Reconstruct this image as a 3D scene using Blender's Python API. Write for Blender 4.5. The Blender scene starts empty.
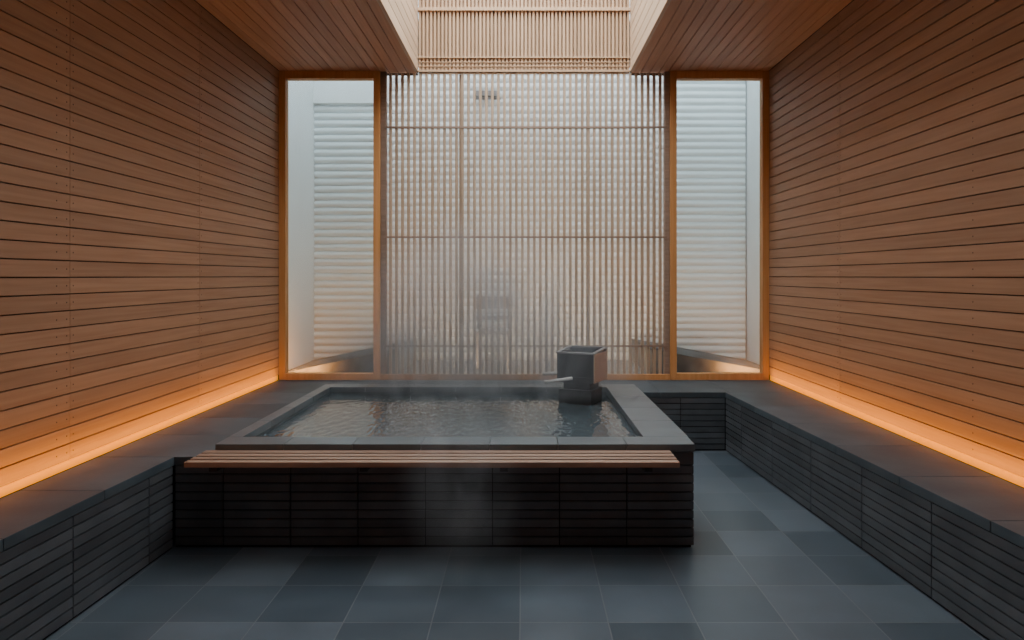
import bpy, math, random
from mathutils import Vector, Matrix
random.seed(4)
D=bpy.data; C=bpy.context
H=1.45
def link(o): C.scene.collection.objects.link(o); return o
def empty(name,loc,label,cat,**kw):
    o=D.objects.new(name,None); o.location=loc; o.empty_display_size=.1; link(o)
    o["label"]=label; o["category"]=cat
    for k,v in kw.items(): o[k]=v
    return o
def mesh_obj(name,verts,faces,mat,origin=(0,0,0),rnd=None,midx=None,parent=None,bevel=0,smooth=False,**kw):
    ox,oy,oz=origin
    me=D.meshes.new(name)
    me.from_pydata([(v[0]-ox,v[1]-oy,v[2]-oz) for v in verts],[],faces)
    mats=mat if isinstance(mat,(list,tuple)) else [mat]
    for m in mats: me.materials.append(m)
    if rnd is not None:
        a=me.attributes.new("rnd",'FLOAT','FACE')
        a.data.foreach_set("value",rnd)
    if midx is not None: me.polygons.foreach_set("material_index",midx)
    if smooth: me.polygons.foreach_set("use_smooth",[True]*len(me.polygons))
    me.update()
    o=D.objects.new(name,me); link(o)
    o.location=origin
    if parent is not None:
        o.parent=parent; o.location=Vector(origin)-Vector(parent.location)
    if bevel:
        b=o.modifiers.new("bevel",'BEVEL'); b.width=bevel; b.segments=2; b.limit_method='ANGLE'
    for k,v in kw.items(): o[k]=v
    return o
class MB:
    def __init__(s): s.v=[];s.f=[];s.r=[];s.m=[]
    def pts(s,p,mi=0,r=None):
        n=len(s.v); s.v+=p
        s.f+=[(n,n+3,n+2,n+1),(n+4,n+5,n+6,n+7),(n,n+1,n+5,n+4),(n+1,n+2,n+6,n+5),(n+2,n+3,n+7,n+6),(n+3,n,n+4,n+7)]
        r=random.random() if r is None else r
        s.r+=[r]*6; s.m+=[mi]*6
    def box(s,x0,x1,y0,y1,z0,z1,mi=0,r=None):
        s.pts([(x0,y0,z0),(x1,y0,z0),(x1,y1,z0),(x0,y1,z0),(x0,y0,z1),(x1,y0,z1),(x1,y1,z1),(x0,y1,z1)],mi,r)
    def quadbox(s,q,z0,z1,mi=0,r=None): # q: 4 xy ccw
        s.pts([(a,b,z0) for a,b in q]+[(a,b,z1) for a,b in q],mi,r)
    def cyl(s,p0,p1,rad,n=12,mi=0,hollow=False):
        p0=Vector(p0);p1=Vector(p1);d=(p1-p0).normalized()
        a=d.orthogonal().normalized();b=d.cross(a)
        k=len(s.v)
        for p in (p0,p1):
            for i in range(n):
                t=2*math.pi*i/n
                s.v.append(tuple(p+a*math.cos(t)*rad+b*math.sin(t)*rad))
        for i in range(n):
            j=(i+1)%n; s.f.append((k+i,k+j,k+n+j,k+n+i))
        s.f.append(tuple(k+i for i in reversed(range(n)))); s.f.append(tuple(k+n+i for i in range(n)))
        r=random.random(); s.r+=[r]*(n+2); s.m+=[mi]*(n+2)
    def obj(s,name,mat,origin=(0,0,0),**kw):
        return mesh_obj(name,s.v,s.f,mat,origin,s.r,s.m,**kw)
# ---------- materials
def newmat(name):
    m=D.materials.new(name); m.use_nodes=True; nt=m.node_tree
    return m,nt,nt.nodes["Principled BSDF"]
def sh(nt,t,**kw):
    n=nt.nodes.new(t)
    for k,v in kw.items(): setattr(n,k,v)
    return n
def wood(name,c1,c2,axis='Y',rough=.55,var=.25,bump=.12,spec=.3):
    m,nt,b=newmat(name); L=nt.links.new
    tc=sh(nt,'ShaderNodeTexCoord'); at=sh(nt,'ShaderNodeAttribute',attribute_name="rnd")
    mul=sh(nt,'ShaderNodeVectorMath',operation='MULTIPLY_ADD')
    comb=sh(nt,'ShaderNodeCombineXYZ')
    for i in range(3): L(at.outputs['Fac'],comb.inputs[i])
    mul.inputs[1].default_value=(17.3,11.7,23.1)
    L(comb.outputs[0],mul.inputs[0]); L(tc.outputs['Object'],mul.inputs[2])
    mp=sh(nt,'ShaderNodeMapping'); L(mul.outputs[0],mp.inputs[0])
    sc={'X':(1.0,30,30),'Y':(30,1.0,30),'Z':(30,30,1.0)}[axis]; mp.inputs['Scale'].default_value=sc
    n=sh(nt,'ShaderNodeTexNoise'); n.inputs['Scale'].default_value=1.6; n.inputs['Detail'].default_value=6; n.inputs['Distortion'].default_value=.2
    L(mp.outputs[0],n.inputs['Vector'])
    cr=sh(nt,'ShaderNodeValToRGB'); cr.color_ramp.elements[0].position=.3; cr.color_ramp.elements[1].position=.72
    cr.color_ramp.elements[0].color=(*c1,1); cr.color_ramp.elements[1].color=(*c2,1)
    L(n.outputs['Fac'],cr.inputs[0])
    mr=sh(nt,'ShaderNodeMapRange'); mr.inputs[3].default_value=1-var; mr.inputs[4].default_value=1+var*.5
    L(at.outputs['Fac'],mr.inputs[0])
    hs=sh(nt,'ShaderNodeHueSaturation'); L(mr.outputs[0],hs.inputs['Value']); L(cr.outputs[0],hs.inputs['Color'])
    L(hs.outputs[0],b.inputs['Base Color'])
    b.inputs['Roughness'].default_value=rough; b.inputs['Specular IOR Level'].default_value=spec
    bp=sh(nt,'ShaderNodeBump'); bp.inputs['Strength'].default_value=bump; bp.inputs['Distance'].default_value=.004
    L(n.outputs['Fac'],bp.inputs['Height']); L(bp.outputs[0],b.inputs['Normal'])
    return m
def stone(name,c1,c2,rough=.5,scale=6,var=.3,spec=.5,bump=.2):
    m,nt,b=newmat(name); L=nt.links.new
    tc=sh(nt,'ShaderNodeTexCoord'); at=sh(nt,'ShaderNodeAttribute',attribute_name="rnd")
    n=sh(nt,'ShaderNodeTexNoise'); n.inputs['Scale'].default_value=scale; n.inputs['Detail'].default_value=8
    L(tc.outputs['Object'],n.inputs['Vector'])
    cr=sh(nt,'ShaderNodeValToRGB'); cr.color_ramp.elements[0].position=.3; cr.color_ramp.elements[1].position=.7
    cr.color_ramp.elements[0].color=(*c1,1); cr.color_ramp.elements[1].color=(*c2,1)
    L(n.outputs['Fac'],cr.inputs[0])
    mr=sh(nt,'ShaderNodeMapRange'); mr.inputs[3].default_value=1-var; mr.inputs[4].default_value=1+var*.5
    L(at.outputs['Fac'],mr.inputs[0])
    hs=sh(nt,'ShaderNodeHueSaturation'); L(mr.outputs[0],hs.inputs['Value']); L(cr.outputs[0],hs.inputs['Color'])
    L(hs.outputs[0],b.inputs['Base Color'])
    n2=sh(nt,'ShaderNodeTexNoise'); n2.inputs['Scale'].default_value=scale*12; n2.inputs['Detail'].default_value=4
    L(tc.outputs['Object'],n2.inputs['Vector'])
    bp=sh(nt,'ShaderNodeBump'); bp.inputs['Strength'].default_value=bump; bp.inputs['Distance'].default_value=.003
    L(n2.outputs['Fac'],bp.inputs['Height']); L(bp.outputs[0],b.inputs['Normal'])
    b.inputs['Roughness'].default_value=rough; b.inputs['Specular IOR Level'].default_value=spec
    return m
def plain(name,c,rough=.6,metal=0,em=None,es=0):
    m,nt,b=newmat(name); L=nt.links.new
    n=sh(nt,'ShaderNodeTexNoise'); n.inputs['Scale'].default_value=9
    mx=sh(nt,'ShaderNodeMix',data_type='RGBA'); L(n.outputs['Fac'],mx.inputs[0])
    mx.inputs[6].default_value=(*[k*.93 for k in c],1); mx.inputs[7].default_value=(*[min(1,k*1.05) for k in c],1)
    L(mx.outputs[2],b.inputs['Base Color'])
    b.inputs['Roughness'].default_value=rough; b.inputs['Metallic'].default_value=metal
    if em: b.inputs['Emission Color'].default_value=(*em,1); b.inputs['Emission Strength'].default_value=es
    return m
W_wall=wood("cedar_wall_boards",(.335,.180,.105),(.42,.240,.145),'Y',rough=.55,var=.12,spec=.2)
W_ceil=wood("cedar_ceiling_boards",(.56,.29,.165),(.68,.375,.22),'Y',rough=.55,var=.12)
W_frame=wood("cedar_frame",(.58,.27,.09),(.68,.35,.14),'Z',var=.12)
W_slat=wood("cedar_slats",(.38,.275,.185),(.50,.375,.265),'Z',var=.15)
W_rail=wood("cedar_rails",(.24,.165,.12),(.32,.225,.17),'X',var=.1)
W_shaft=wood("pale_shaft_boards",(.54,.38,.25),(.64,.47,.33),'Y',var=.1)
W_shaftz=wood("pale_shaft_slats",(.48,.31,.185),(.60,.41,.26),'Z',var=.12)
W_bench=wood("hinoki_bench",(.26,.16,.11),(.42,.28,.2),'X',var=.2,rough=.45)
W_dark=plain("dark_backing",(.055,.032,.02),.9)
S_tile=stone("charcoal_wall_tile",(.07,.08,.089),(.108,.12,.132),rough=.45,var=.3,spec=.5)
S_grout=plain("black_grout",(.006,.006,.007),.9)
S_cap=stone("slate_cap",(.056,.076,.088),(.084,.108,.122),rough=.55,var=.2,scale=4,spec=.25)
S_rim=stone("bath_rim_slate",(.085,.105,.115),(.13,.155,.168),rough=.35,var=.12,scale=4)
S_in=stone("bath_interior_slate",(.06,.075,.085),(.1,.12,.13),rough=.4)
S_box=stone("black_granite",(.02,.022,.025),(.045,.048,.053),rough=.45,spec=.3)
S_boxrim=stone("honed_granite_edge",(.2,.21,.22),(.3,.31,.32),rough=.3)
P_white=plain("white_plaster",(.80,.83,.84),.8)
P_white2=plain("white_ribbed_plaster",(.77,.825,.84),.7)
# floor
m_floor,nt,b=newmat("slate_floor_tiles"); L=nt.links.new
tc=sh(nt,'ShaderNodeTexCoord'); mp=sh(nt,'ShaderNodeMapping'); mp.inputs['Location'].default_value=(.017+.37*10,.22+.35*10,0); L(tc.outputs['Object'],mp.inputs[0])
br=sh(nt,'ShaderNodeTexBrick'); br.offset=0.0
br.inputs['Scale'].default_value=1; br.inputs['Brick Width'].default_value=.37; br.inputs['Row Height'].default_value=.35
br.inputs['Mortar Size'].default_value=.0028; br.inputs['Mortar Smooth'].default_value=.2
br.inputs['Color1'].default_value=(.058,.078,.095,1); br.inputs['Color2'].default_value=(.122,.15,.176,1); br.inputs['Mortar'].default_value=(.16,.17,.18,1)
L(mp.outputs[0],br.inputs['Vector'])
n=sh(nt,'ShaderNodeTexNoise'); n.inputs['Scale'].default_value=5; n.inputs['Detail'].default_value=8; L(tc.outputs['Object'],n.inputs['Vector'])
mr=sh(nt,'ShaderNodeMapRange'); mr.inputs[3].default_value=.7; mr.inputs[4].default_value=1.25; L(n.outputs['Fac'],mr.inputs[0])
hs=sh(nt,'ShaderNodeHueSaturation'); L(mr.outputs[0],hs.inputs['Value']); L(br.outputs['Color'],hs.inputs['Color']); L(hs.outputs[0],b.inputs['Base Color'])
bp=sh(nt,'ShaderNodeBump'); bp.invert=True; bp.inputs['Strength'].default_value=.6; bp.inputs['Distance'].default_value=.003; L(br.outputs['Fac'],bp.inputs['Height']); L(bp.outputs[0],b.inputs['Normal'])
mr2=sh(nt,'ShaderNodeMapRange'); mr2.inputs[3].default_value=.28; mr2.inputs[4].default_value=.45; L(n.outputs['Fac'],mr2.inputs[0]); L(mr2.outputs[0],b.inputs['Roughness'])
# courtyard ground
m_grav=stone("fine_grey_gravel",(.10,.105,.11),(.16,.165,.17),rough=.9,scale=10,spec=.2)
# glass
m_glass=D.materials.new("clear_glass"); m_glass.use_nodes=True; nt=m_glass.node_tree; nt.nodes.clear(); L=nt.links.new
o=sh(nt,'ShaderNodeOutputMaterial'); mx=sh(nt,'ShaderNodeMixShader'); t=sh(nt,'ShaderNodeBsdfTransparent'); g=sh(nt,'ShaderNodeBsdfGlossy')
t.inputs[0].default_value=(.90,.97,.98,1); g.inputs['Roughness'].default_value=.02; fr=sh(nt,'ShaderNodeFresnel'); fr.inputs[0].default_value=1.2
L(fr.outputs[0],mx.inputs[0]); L(t.outputs[0],mx.inputs[1]); L(g.outputs[0],mx.inputs[2]); L(mx.outputs[0],o.inputs[0])
# water
m_water,nt,b=newmat("bath_water"); L=nt.links.new
b.inputs['Base Color'].default_value=(.07,.09,.1,1); b.inputs['Roughness'].default_value=.015; b.inputs['IOR'].default_value=1.85
b.inputs['Specular IOR Level'].default_value=1.0; b.inputs['Specular Tint'].default_value=(.88,.95,1,1)
tc=sh(nt,'ShaderNodeTexCoord'); mp=sh(nt,'ShaderNodeMapping'); mp.inputs['Scale'].default_value=(1,.42,1); L(tc.outputs['Object'],mp.inputs[0])
n=sh(nt,'ShaderNodeTexNoise'); n.inputs['Scale'].default_value=27; n.inputs['Detail'].default_value=0; n.inputs['Distortion'].default_value=.1
L(mp.outputs[0],n.inputs['Vector']); bp=sh(nt,'ShaderNodeBump'); bp.inputs['Strength'].default_value=1; bp.inputs['Distance'].default_value=.0045
L(n.outputs['Fac'],bp.inputs['Height']); L(bp.outputs[0],b.inputs['Normal'])
m_led=plain("amber_led",(.5,.2,.01),.5,em=(1,.40,.0),es=.55)
def volmat(name,dens,noise=False,col=(.97,.98,1)):
    m=D.materials.new(name); m.use_nodes=True; nt=m.node_tree; nt.nodes.clear(); L=nt.links.new
    o=sh(nt,'ShaderNodeOutputMaterial'); s=sh(nt,'ShaderNodeVolumeScatter'); s.inputs['Color'].default_value=(*col,1); s.inputs['Density'].default_value=dens; s.inputs['Anisotropy'].default_value=.2
    L(s.outputs[0],o.inputs['Volume'])
    if noise:
        tc=sh(nt,'ShaderNodeTexCoord'); n=sh(nt,'ShaderNodeTexNoise'); n.inputs['Scale'].default_value=2.4; n.inputs['Detail'].default_value=3; n.inputs['Distortion'].default_value=1.2
        mp=sh(nt,'ShaderNodeMapping'); mp.inputs['Scale'].default_value=(1.4,1,.7); L(tc.outputs['Object'],mp.inputs[0]); L(mp.outputs[0],n.inputs['Vector'])
        r=sh(nt,'ShaderNodeMapRange'); r.inputs[1].default_value=.40; r.inputs[2].default_value=.70; r.inputs[3].default_value=.15; r.inputs[4].default_value=1; L(n.outputs['Fac'],r.inputs[0])
        g=sh(nt,'ShaderNodeTexGradient',gradient_type='SPHERICAL')
        mp2=sh(nt,'ShaderNodeMapping'); mp2.inputs['Scale'].default_value=noise; L(tc.outputs['Object'],mp2.inputs[0]); L(mp2.outputs[0],g.inputs[0])
        a=sh(nt,'ShaderNodeMath',operation='MULTIPLY'); L(r.outputs[0],a.inputs[0]); L(g.outputs['Fac'],a.inputs[1])
        c=sh(nt,'ShaderNodeMath',operation='MULTIPLY'); L(a.outputs[0],c.inputs[0]); c.inputs[1].default_value=dens; L(c.outputs[0],s.inputs['Density'])
    return m

# ---------- dims
XW=2.27; ZC=3.35; ZL=.486; YB=6.51; YN=-1.5; XS=.985
TF=3.73
# floor
mb=MB(); mb.box(-XW-.1,XW+.1,YN-.1,YB+.1,-.1,0); mb.obj("floor",m_floor,(0,0,0),kind="structure")
# side walls
def side_wall(name,sgn,seams):
    mb=MB(); x0=XW; 
    mb.box(*sorted((sgn*(x0+.02),sgn*(x0+.14))),YN,YB+.06,0,ZC+.1,1,.5)
    z=ZL+.045; n=34; pitch=(ZC-z)/n
    for i in range(n):
        za=z+i*pitch; ys=[YN]+seams+[YB]
        for a,c in zip(ys[:-1],ys[1:]):
            mb.box(*sorted((sgn*x0,sgn*(x0+.022))),a+.0008,c-.0008,za+.003,za+pitch-.003)
        for s in seams+[s2-1.5 for s2 in seams if s2-1.5>2.9]:
            for dy in ((-.025,.025) if s in seams else (0,)):
                mb.box(*sorted((sgn*(x0-.001),sgn*(x0+.005))),s+dy-.0035,s+dy+.0035,za+pitch/2-.0035,za+pitch/2+.0035,1,.5)
    return mb.obj(name,[W_wall,W_dark],(sgn*XW,2.5,0),bevel=.0015,kind="structure")
side_wall("wall_left",-1,[.4,1.95,3.5,4.9]); side_wall("wall_right",1,[.6,2.1,5.04])
# wall behind viewer
mb=MB(); mb.box(-XW-.1,XW+.1,YN-.12,YN-.02,0,ZC+.1,1,.5)
for i in range(30):
    mb.box(-XW,XW,YN-.022,YN,i*ZC/30+.004,(i+1)*ZC/30-.004)
mb.obj("wall_front",[W_wall,W_dark],(0,YN,0),bevel=.0025,kind="structure")
# ceiling
YSH=2.5
mb=MB()
for sg in (-1,1):
    n=15; p=(XW-XS-.02)/n
    for i in range(n):
        a=XS+.02+i*p
        mb.box(*sorted((sg*(a+.003),sg*(a+p-.003))),YN,YB+.05,ZC,ZC+.02)
    mb.box(*sorted((sg*(XS+.03),sg*(XW+.1))),YN,YB+.2,ZC+.02,ZC+.1,1,.5)
n=22;p=2*(XS+.02)/n
for i in range(n):
    mb.box(-XS-.02+i*p+.003,-XS-.02+(i+1)*p-.003,YN,YSH-.02,ZC,ZC+.02)
mb.box(-XS-.03,XS+.03,YN,YSH-.02,ZC+.02,ZC+.1,1,.5)
mb.obj("ceiling",[W_ceil,W_dark],(0,2.5,ZC),bevel=.002,kind="structure")
# skylight shaft
ZT=4.75
mb=MB()
for sg in (-1,1):
    n=14;p=(ZT-ZC)/n
    for i in range(n):
        mb.box(*sorted((sg*XS,sg*(XS+.03))),YSH,YB,ZC+i*p+(.003 if i else -.004),ZC+(i+1)*p-.003)
    mb.box(*sorted((sg*(XS+.03),sg*(XS+.1))),YSH-.1,YB+.1,ZC+.1,ZT,1,.5)
n=14
for i in range(n): mb.box(-XS,XS,YSH-.03,YSH,ZC+i*p+(.003 if i else -.004),ZC+(i+1)*p-.003)
mb.box(-XS,XS,YSH-.1,YSH-.03,ZC+.1,ZT,1,.5)
mb.obj("trim_1",[W_shaft,W_dark],(0,3.8,ZC),bevel=.002,kind="structure")
# shaft back slatted screen
pan=empty("shaft_screen",(0,YB-.03,ZC),"pale cedar slatted screen closing the end of the skylight shaft","screen")
mb=MB(); mb.box(-XS,XS,YB+.03,YB+.08,ZC+.13,3.92); mb.box(-XS,XS,YB+.03,YB+.08,3.96,ZT)
mb.box(-XS,XS,YB+.03,YB+.08,ZC+.0,ZC+.125)
mb.obj("back_board",W_shaftz,(0,YB+.05,ZC),parent=pan)
mb=MB(); n=56;p=2*XS/n
for i in range(n):
    x=-XS+(i+.5)*p; mb.box(x-.0095,x+.0095,YB-.015,YB+.02,ZC+.005,ZT)
mb.obj("slats",W_shaftz,(0,YB,ZC),parent=pan,bevel=.002)
mb=MB(); mb.box(-XS,XS,YB-.03,YB+.02,ZC+.118,ZC+.132); mb.box(-XS,XS,YB-.04,YB+.025,3.905,3.935)
mb.box(-XS+.003,XS-.003,YB-.03,YB+.02,ZC-.01,ZC+.01)
for zz in (.045,.082): mb.box(-XS+.003,XS-.003,YB-.024,YB-.015,ZC+zz-.004,ZC+zz+.004)
mb.obj("rail",W_shaftz,(0,YB,ZC),parent=pan,bevel=.002)
# back wall base
mb=MB(); mb.box(-XW-.1,XW+.1,YB+.005,YB+.1,0,ZL-.005); mb.obj("wall_back",P_white,(0,YB,0),kind="structure")
mb=MB(); 
for sg in(-1,1): mb.box(*sorted((sg*(XS),sg*(XW+.14))),YB+.06,YB+.2,ZC+.1,ZC+.5)
mb.obj("trim_5",P_white,(0,YB,ZC),kind="structure")
# windows
def window(name,xa,xb):
    e=D.objects.new(name,None); e.location=((xa+xb)/2,YB,ZL); link(e); e["kind"]="structure"; e["label"]="tall fixed window in a cedar frame beside the slatted screen"
    z0,z1=ZL,ZC; w=.06
    mb=MB(); mb.box(xa,xa+w,YB-.03,YB+.06,z0,z1); mb.box(xb-w,xb,YB-.03,YB+.06,z0,z1)
    mb.box(xa+w,xb-w,YB-.03,YB+.06,z0,z0+.06); mb.box(xa+w,xb-w,YB-.03,YB+.06,z1-.07,z1)
    mb.obj("window_frame",W_frame,((xa+xb)/2,YB,ZL),parent=e,bevel=.003)
    mb=MB(); mb.box(xa+w,xb-w,YB+.02,YB+.028,z0+.06,z1-.07)
    mb.obj("window_glass",m_glass,((xa+xb)/2,YB,ZL),parent=e)
window("window_1",-XW,-1.335); window("window_2",1.355,XW)
# central screen
xl,xr=-1.3,1.325
scr=empty("slatted_screen",(0,YB,ZL),"full-height screen of thin vertical cedar slats between two tall windows","screen")
for i,(a,b_) in enumerate(((xl-.033,xl+.02),(xr-.02,xr+.028))):
    mb=MB(); mb.box(a,b_,YB-.01,YB+.05,ZL,ZC-.001)
    mb.obj("frame_post"+(".001" if i else ""),W_rail,((a+b_)/2,YB,ZL),parent=scr,bevel=.003)
mb=MB(); mb.box(xl-.033,xr+.028,YB-.03,YB-.011,ZL,ZL+.055)
mb.obj("sill",W_frame,(0,YB,ZL),parent=scr,bevel=.003)
mb=MB(); n=46; p=(xr-xl-.06)/n
for i in range(n):
    x=xl+.03+(i+.5)*p; zt=ZC-.014
    mb.box(x-.0122,x+.0122,YB-.01,YB+.025,ZL+.0,zt)
mb.obj("slats",W_slat,(0,YB,ZL),parent=scr,bevel=.002)
for i,z in enumerate((.80,1.81,2.83)):
    mb=MB(); mb.box(xl,xr,YB-.02,YB-.008,z-.008,z+.008)
    mb.obj("rail"+("" if i==0 else ".%03d"%i),W_rail,(0,YB,z),parent=scr)
for i,x in enumerate((-.59,.60)):
    mb=MB(); mb.box(x-.016,x+.016,YB+.035,YB+.07,ZL,ZC-.014)
    mb.obj("post"+(".001" if i else ""),W_slat,(x,YB,ZL),parent=scr,bevel=.003)
# ---------- ledges
def Lx(y): return -1.78-.04*(5.8-y)
def Rx(y): return 1.668+.056*(5.8-y)
def tile_run(mb,p0,p1,z0,z1,ncol,nrow,th=.012,gap=.0036,back=.02,vgap=.0035):
    p0=Vector(p0);p1=Vector(p1);d=(p1-p0);Ln=d.length;d/=Ln; nrm=Vector((d.y,-d.x)) # outward = right of direction
    for c in range(ncol):
        for r in range(nrow):
            a=p0+d*(Ln*c/ncol+vgap);e=p0+d*(Ln*(c+1)/ncol-vgap)
            za=z0+(z1-z0)*r/nrow+gap; zb=z0+(z1-z0)*(r+1)/nrow-gap
            q=[a+nrm*th,e+nrm*th,e,a]
            mb.quadbox([(k.x,k.y) for k in q],za,zb)
CT=.045
def capslabs(mb,f,yA,yB,wall,n,z0,z1,gap=.002):
    for i in range(n):
        a=yA+(yB-yA)*i/n+gap; c=yA+(yB-yA)*(i+1)/n-gap
        if wall<0: q=[(wall,a),(f(a),a),(f(c),c),(wall,c)]
        else: q=[(f(a),a),(wall,a),(wall,c),(f(c),c)]
        mb.quadbox(q,z0,z1)
e=empty("stone_ledge",(-2.05,2.2,0),"charcoal tiled ledge beside the bath, amber light strip above","ledge",group="tiled ledges")
mb=MB(); mb.quadbox([(-XW,YN),(Lx(YN)-.014,YN),(Lx(TF)-.014,TF),(-XW,TF)],0,ZL-CT,1,.5)
tile_run(mb,(Lx(YN)-.014,YN),(Lx(3.50)-.014,3.50),0.01,ZL-CT,9,9)
tile_run(mb,(Lx(3.50)-.014,3.50),(Lx(TF)-.014,TF-.01),0.01,ZL-CT,1,9)
mb.box(-XW,-1.67,TF+.11,5.8,0,ZL-CT,1,.5)
mb.obj("tiled_base",[S_tile,S_grout],(-2.05,2.2,0),parent=e)
mb=MB(); capslabs(mb,lambda y:Lx(y),YN,TF,-XW,9,ZL-CT,ZL); capslabs(mb,lambda y:-1.647,TF,5.8,-XW,4,ZL-CT,ZL)
mb.obj("cap",S_cap,(-2.05,2.2,0),parent=e,bevel=.002)
e=empty("stone_ledge.001",(2.0,2.2,0),"charcoal tiled ledge facing the open tiled walkway","ledge",group="tiled ledges")
mb=MB(); mb.quadbox([(Rx(YN)+.014,YN),(XW,YN),(XW,5.8),(Rx(5.8)+.014,5.8)],0,ZL-CT,1,.5)
tile_run(mb,(Rx(5.8)+.014,5.8),(Rx(5.44)+.014,5.44),0.01,ZL-CT,1,9)
tile_run(mb,(Rx(5.44)+.014,5.44),(Rx(YN)+.014,YN),0.01,ZL-CT,12,9)
mb.obj("tiled_base",[S_tile,S_grout],(2.0,2.2,0),parent=e)
mb=MB(); capslabs(mb,Rx,YN,5.8,XW,12,ZL-CT,ZL)
mb.obj("cap",S_cap,(2.0,2.2,0),parent=e,bevel=.002)
e=empty("stone_ledge.002",(0,6.15,0),"slate ledge below the windows, behind the bath","ledge",group="tiled ledges")
mb=MB(); mb.box(-XW,XW,5.815,YB,0,ZL-CT,1,.5); tile_run(mb,(.93,5.815),(Rx(5.8),5.815),.01,ZL-CT,2,9)
mb.obj("tiled_base",[S_tile,S_grout],(0,6.15,0),parent=e)
mb=MB()
for i in range(8): mb.box(-XW+2*XW*i/8+.0015,-XW+2*XW*(i+1)/8-.0015,5.8015,YB-.031,ZL-CT,ZL)
mb.obj("cap",S_cap,(0,6.15,0),parent=e,bevel=.002)
# LED strips
for i,sg in enumerate((-1,1)):
    o=MB(); o.box(*sorted((sg*(XW+.004),sg*(XW+.019))),YN,YB-.04,ZL+.001,ZL+.045)
    q=o.obj("light_strip"+(".001" if i else ""),m_led,(sg*XW,2.5,ZL),group="amber light strips")
    q["label"]="glowing amber light strip between cedar wall and stone ledge"; q["category"]="strip light"
# ---------- bath
tub=empty("bathtub",(-.4,4.8,0),"square charcoal tiled soaking bath with pale slate rim","bathtub")
TX0,TX1,TY0,TY1=-1.645,.912,TF,5.80; ZR=.555
IX0,IX1,IY0,IY1=-1.565,.665,3.90,5.64
mb=MB()
t=.015
mb.box(-1.66,IX0-.03,TY0+t,TY1,0,ZR-.04,1,.5); mb.box(IX1+.03,TX1-t-.004,TY0+t,TY1,0,ZR-.04,1,.5)
mb.box(IX0-.03,IX1+.03,TY0+t,IY0-.03,0,ZR-.04,1,.5); mb.box(IX0-.03,IX1+.03,IY1+.03,TY1,0,ZR-.04,1,.5)
mb.box(Lx(TF),-1.66,TY0+t,TY0+.1,0,ZL-CT-.002,1,.5)
w=(TX1-.004-Lx(TF))/7.72
tile_run(mb,(TX1-.004-7*w,TY0+t),(TX1-.004,TY0+t),.012,ZL-CT,7,9)
tile_run(mb,(Lx(TF),TY0+t),(TX1-.004-7*w,TY0+t),.012,ZL-CT,1,9)
tile_run(mb,(-1.64,TY0+t),(TX1-.004,TY0+t),ZL-CT,ZR-.042,7,1)
tile_run(mb,(TX1-t-.004,TY0+t),(TX1-t-.004,TY1),.012,ZR-.042,6,10)
mb.obj("tiled_body",[S_tile,S_grout],(-.4,4.8,0),parent=tub)
mb=MB()
mb.box(IX0-.03,IX1+.03,IY0-.03,IY1+.03,.02,.06)
mb.box(IX0-.03,IX0,IY0-.03,IY1+.03,.06,ZR-.04);mb.box(IX1,IX1+.03,IY0-.03,IY1+.03,.06,ZR-.04)
mb.box(IX0,IX1,IY0-.03,IY0,.06,ZR-.04);mb.box(IX0,IX1,IY1,IY1+.03,.06,ZR-.04)
mb.obj("basin",S_in,(-.4,4.8,0),parent=tub)
mb=MB(); g=.0012
n=7
for i in range(n):
    a=TX0+(TX1-TX0)*i/n+g; c=TX0+(TX1-TX0)*(i+1)/n-g
    mb.box(a,c,TY0-.005,IY0,ZR-.04,ZR); mb.box(a,c,IY1,TY1,ZR-.04,ZR)
for i in range(4):
    a=IY0+(IY1-IY0)*i/4+g; c=IY0+(IY1-IY0)*(i+1)/4-g
    mb.box(TX0,IX0,a,c,ZR-.04,ZR); mb.box(IX1,TX1+.004,a,c,ZR-.04,ZR)
mb.obj("rim",S_rim,(-.4,4.8,0),parent=tub,bevel=.0025)
mb=MB(); mb.box(IX0+.001,IX1-.001,IY0+.001,IY1-.001,.40,.497)
o=mb.obj("bath_water",m_water,(-.4,4.8,.457)); o["label"]="dark rippling water filling the bath"; o["category"]="water"; o["kind"]="stuff"
# bench
be=empty("bench",(-.45,TF-.13,0),"slatted pale wooden bench shelf along the bath front","bench")
bx0,bx1,by0,by1,bz=-1.69,.775,TF-.262,TF-.01,.525
mb=MB(); n=4;p=(by1-by0)/n
for i in range(n): mb.box(bx0,bx1,by0+i*p+.009,by0+(i+1)*p-(.009 if i<3 else .001),bz-.028,bz)
mb.obj("seat",W_bench,(-.45,3.64,bz),parent=be,bevel=.003)
for i,x in enumerate((-1.55,-.8,-.1,.62)):
    mb=MB(); mb.box(x-.02,x+.02,by0+.02,by1+.004,bz-.05,bz-.028)
    mb.obj("bracket"+("" if i==0 else ".%03d"%i),S_box,(x,3.64,bz-.05),parent=be)
# spout box
cx,cy=.44,5.33; th=math.radians(-25)
sp=empty("water_spout",(cx,cy,.06),"black stone hot-water basin with pale spouts standing in bath corner","water spout"); 
def R(mb):
    c,s=math.cos(th),math.sin(th)
    mb.v=[(cx+x*c-y*s,cy+x*s+y*c,z) for x,y,z in mb.v]; return mb
mb=MB(); mb.box(-.11,.10,-.10,.10,.56,.655); mb.box(-.14,.12,-.125,.12,.06,.60); R(mb).obj("pedestal",S_box,(cx,cy,.06),parent=sp,bevel=.003)
mb=MB(); w=.145;t=.018
mb.box(-w,w,-w,w,.655,.70); mb.box(-w,w,-w,-w+t,.70,.87);mb.box(-w,w,w-t,w,.70,.89);mb.box(-w,-w+t,-w+t,w-t,.70,.875);mb.box(w-t,w,-w+t,w-t,.70,.88)
R(mb).obj("basin",S_box,(cx,cy,.06),parent=sp,bevel=.002)
mb=MB(); w2=.154
mb.box(-w2,w2,-w2,-w2+.026,.87,.883);mb.box(-w2,w2,w2-.026,w2,.89,.903)
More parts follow.
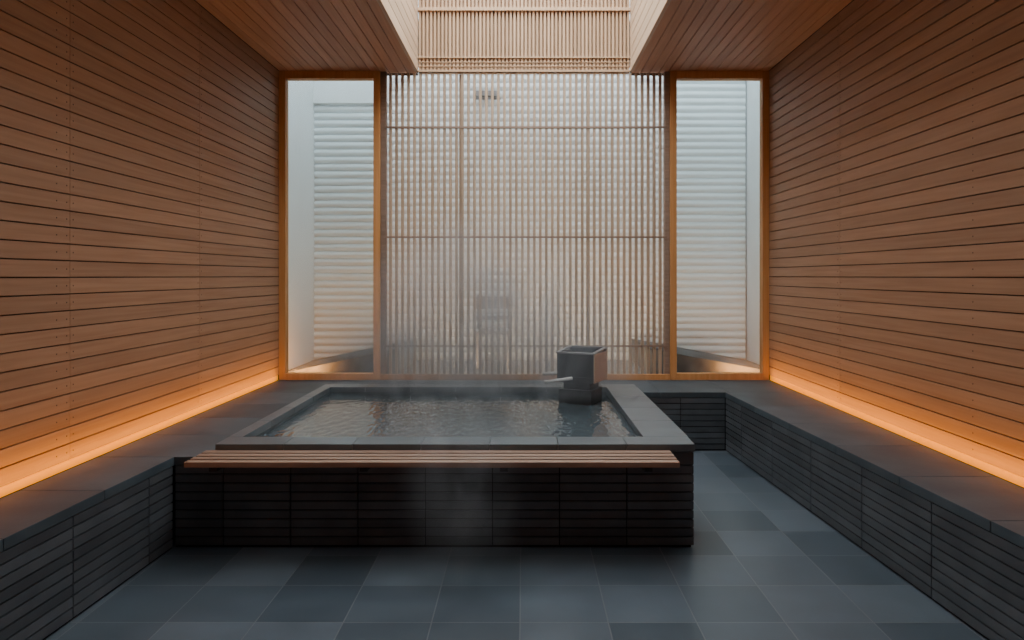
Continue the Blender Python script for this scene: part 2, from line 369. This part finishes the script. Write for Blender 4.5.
mb.pts([(x,y,z) for z0 in (0,.013) for x,y,z in [(-w2,-w2+.026,.87+z0),(-w2+.026,-w2+.026,.87+z0),(-w2+.026,w2-.026,.89+z0),(-w2,w2-.026,.89+z0)]])
mb.pts([(x,y,z) for z0 in (0,.013) for x,y,z in [(w2-.026,-w2+.026,.87+z0),(w2,-w2+.026,.87+z0),(w2,w2-.026,.89+z0),(w2-.026,w2-.026,.89+z0)]])
R(mb).obj("basin_rim",S_boxrim,(cx,cy,.06),parent=sp,bevel=.002)
mb=MB()
mb.box(w,w+.01,-w+.0,w-.0,.66,.872)
R(mb).obj("side_board",W_shaft,(cx,cy,.06),parent=sp,bevel=.002)
mb=MB(); mb.box(-w+t,w-t,-w+t,w-t,.70,.76); R(mb).obj("water",m_water,(cx,cy,.06),parent=sp)
P_bam=plain("pale_polished_spout",(.62,.62,.60),.18)
for i,(a,b_) in enumerate([((-.28,-.09,.70),(-.12,-.10,.715)),((-.22,-.20,.655),(-.02,-.147,.69))]):
    mb=MB(); mb.cyl(a,b_,.013,14); m2=Vector(a).lerp(Vector(b_),.5); d=(Vector(b_)-Vector(a)).normalized()*.005
    mb.cyl(m2-d,m2+d,.0155,14)
    R(mb).obj("spout"+(".001" if i else ""),P_bam,(cx,cy,.06),parent=sp,label="pale slender spout")
# ---------- courtyard
YC=8.12; XL=-2.45; XR=2.6; ZH=5.6
mb=MB(); mb.box(XL-.1,XR+.1,YB+.1,YC+.2,ZL-.2,ZL-.02); mb.obj("ground",m_grav,(0,7.3,ZL),kind="structure")
mb=MB(); mb.box(XL-.1,XL,YB+.1,YC+.2,ZL-.2,ZH); mb.obj("wall_courtyard_left",P_white,(XL,7.3,0),kind="structure")
mb=MB(); mb.box(XR,XR+.1,YB+.1,YC+.2,ZL-.2,ZH); mb.obj("wall_courtyard_right",P_white,(XR,7.3,0),kind="structure")
mb=MB(); mb.box(XL,XR,YC+.08,YC+.2,ZL-.2,ZH); mb.obj("wall_courtyard_back",P_white,(0,YC,0),kind="structure")
def ribs(name,xa,xb,z0,z1,pitch=.09,amp=.03):
    v=[];f=[]; n=int((z1-z0)/pitch*10); nx=24
    for i in range(n+1):
        z=z0+(z1-z0)*i/n; ph=(z-z0)/pitch
        for j in range(nx+1):
            x=xa+(xb-xa)*j/nx
            prof=abs(math.sin(math.pi*ph))**.8
            y=YC+.07-amp*prof
            v.append((x,y,z))
    for i in range(n):
        for j in range(nx):
            a=i*(nx+1)+j; f.append((a,a+1,a+nx+2,a+nx+1))
    return mesh_obj(name,v,f,P_white2,((xa+xb)/2,YC,z0),smooth=False,kind="structure")
ribs("trim_2",XL,-1.55,ZL-.02,1.45+1.385*1.45,pitch=.085,amp=.034); ribs("trim_3",-1.55,1.5,ZL-.02,ZH-.3,amp=.022); ribs("trim_6",1.5,XR-.02,ZL-.02,ZH-.3,pitch=.085,amp=.034)
mb=MB(); mb.box(XL,-1.55,YC,YC+.08,1.45+1.385*1.45,ZH-.3); mb.obj("trim_4",P_white,(-1.7,YC,3.4),kind="structure")
# gravel banks
for i,(xa,xb) in enumerate(((XL,-1.25),(XR,1.25))):
    mb=MB(); x0,x1=min(xa,xb),max(xa,xb)
    q=[(x0,YB+.5),(x1,YB+.5),(x1,YC+.02),(x0,YC+.02)]
    zz=lambda x: ZL-.02+(.004 if x==xa else .26)
    mb.pts([(a,b2,ZL-.02) for a,b2 in q]+[(a,b2,zz(a)) for a,b2 in q])
    o=mb.obj("gravel_bank"+(".001" if i else ""),m_grav,((xa+xb)/2,7.3,ZL),kind="stuff"); o["label"]="sloping bank of fine dark grey gravel below ribbed white wall"; o["category"]="gravel"
# chair beyond
P_dk=plain("dark_stained_wood",(.16,.15,.145),.6)
ch=empty("garden_chair",(-.33,7.6,ZL-.02),"dark wooden chair standing in courtyard behind the slats","chair")
bx,byy,bz0=-.33,7.6,ZL-.02
mb=MB(); mb.box(bx-.2,bx+.2,byy-.2,byy+.2,bz0+.36,bz0+.40); mb.obj("seat",P_dk,(bx,byy,bz0),parent=ch,bevel=.004)
mb=MB(); mb.box(bx-.2,bx+.2,byy+.16,byy+.19,bz0+.62,bz0+.76); mb.box(bx-.2,bx+.2,byy+.16,byy+.19,bz0+.5,bz0+.54); mb.obj("backrest",P_dk,(bx,byy,bz0),parent=ch,bevel=.004)
k=0
for sx in(-1,1):
    for sy in(-1,1):
        mb=MB(); x=bx+sx*.17; y=byy+sy*.175; mb.box(x-.02,x+.02,y-.02,y+.02,bz0,bz0+(.36 if sy<0 else .78))
        mb.obj("leg"+("" if k==0 else ".%03d"%k),P_dk,(x,y,bz0),parent=ch); k+=1
# small vent
ve=MB()
ve.box(-.57,-.27,YC-.03,YC+.02,3.50,3.515); 
for i in range(4): ve.box(-.56+i*.07,-.52+i*.07,YC-.035,YC+.02,3.53,3.59)
o=ve.obj("wall_fixture",P_dk,(-.42,YC,3.53)); o["label"]="small dark row of fittings on white courtyard wall"; o["category"]="fixture"
# mist
mb=MB(); mb.box(XL+.01,XR-.01,YB+.25,YC-.03,ZL,4.9)
o=mb.obj("courtyard_mist",volmat("courtyard_mist",.18),(0,7.3,ZL),kind="stuff"); o["label"]="pale mist hanging in the white courtyard"; o["category"]="mist"
mb=MB(); mb.box(-1.6,1.0,4.3,6.45,.56,2.3)
o=mb.obj("steam",volmat("bath_steam",3.0,noise=(.74,.95,.72)),(-.3,5.5,.65),kind="stuff"); o["label"]="soft white steam rising from the hot bath"; o["category"]="steam"
mb=MB(); mb.box(-.65,.1,3.05,3.45,.001,1.2)
o=mb.obj("steam.001",volmat("wisp_steam",1.6,noise=(3.2,4.5,1.7)),(-.28,3.25,.5),kind="stuff"); o["label"]="faint wisp of steam drifting in front of the bench"; o["category"]="steam"

# ---------- lights
def area(name,loc,rot,sx,sy,p,col,spread=None):
    l=D.lights.new(name,'AREA'); l.shape='RECTANGLE'; l.size=sx; l.size_y=sy; l.energy=p; l.color=col
    if spread: l.spread=spread
    o=D.objects.new(name,l); o.location=loc; o.rotation_euler=rot; link(o); return o
for sg in(-1,1):
    area("amber_graze_light",(sg*(XW-.09),(YN+YB)/2,ZL+.012),(0,math.pi+sg*math.radians(45),0),.04,YB-YN-.2,17,(1,.41,.0),math.radians(125))
    area("courtyard_amber_light",(sg*2.2,YB+.35,ZL+.04),(math.radians(115),0,0),.4,.05,9,(1,.36,.1))
area("courtyard_warm_light",(0,YB+.35,ZL+.05),(math.radians(125),0,0),2.2,.1,28,(1,.66,.38))
area("shaft_fill_light",(0,4.7,4.7),(0,0,0),1.85,3.4,66,(.92,.96,1))  # added fill lamp high in the shaft, lifts the interior against the courtyard
area("near_room_fill",(0,.2,3.2),(0,0,0),2.4,2.0,5,(.9,.94,1))  # added weak fill above the camera end, not a ceiling fixture
w=D.worlds.new("overcast_sky"); C.scene.world=w; w.use_nodes=True; nt=w.node_tree
bg=nt.nodes["Background"]; bg.inputs[0].default_value=(.86,.94,1,1); bg.inputs[1].default_value=5.4
# ---------- camera
cam=D.cameras.new("camera"); co=D.objects.new("camera",cam); link(co); C.scene.camera=co
co.location=(0,0,H); co.rotation_euler=(math.pi/2,0,0); cam.lens=700/1024*36; cam.sensor_width=36
cam.shift_x=-12/1024; cam.shift_y=-44/1024; cam.clip_start=.05
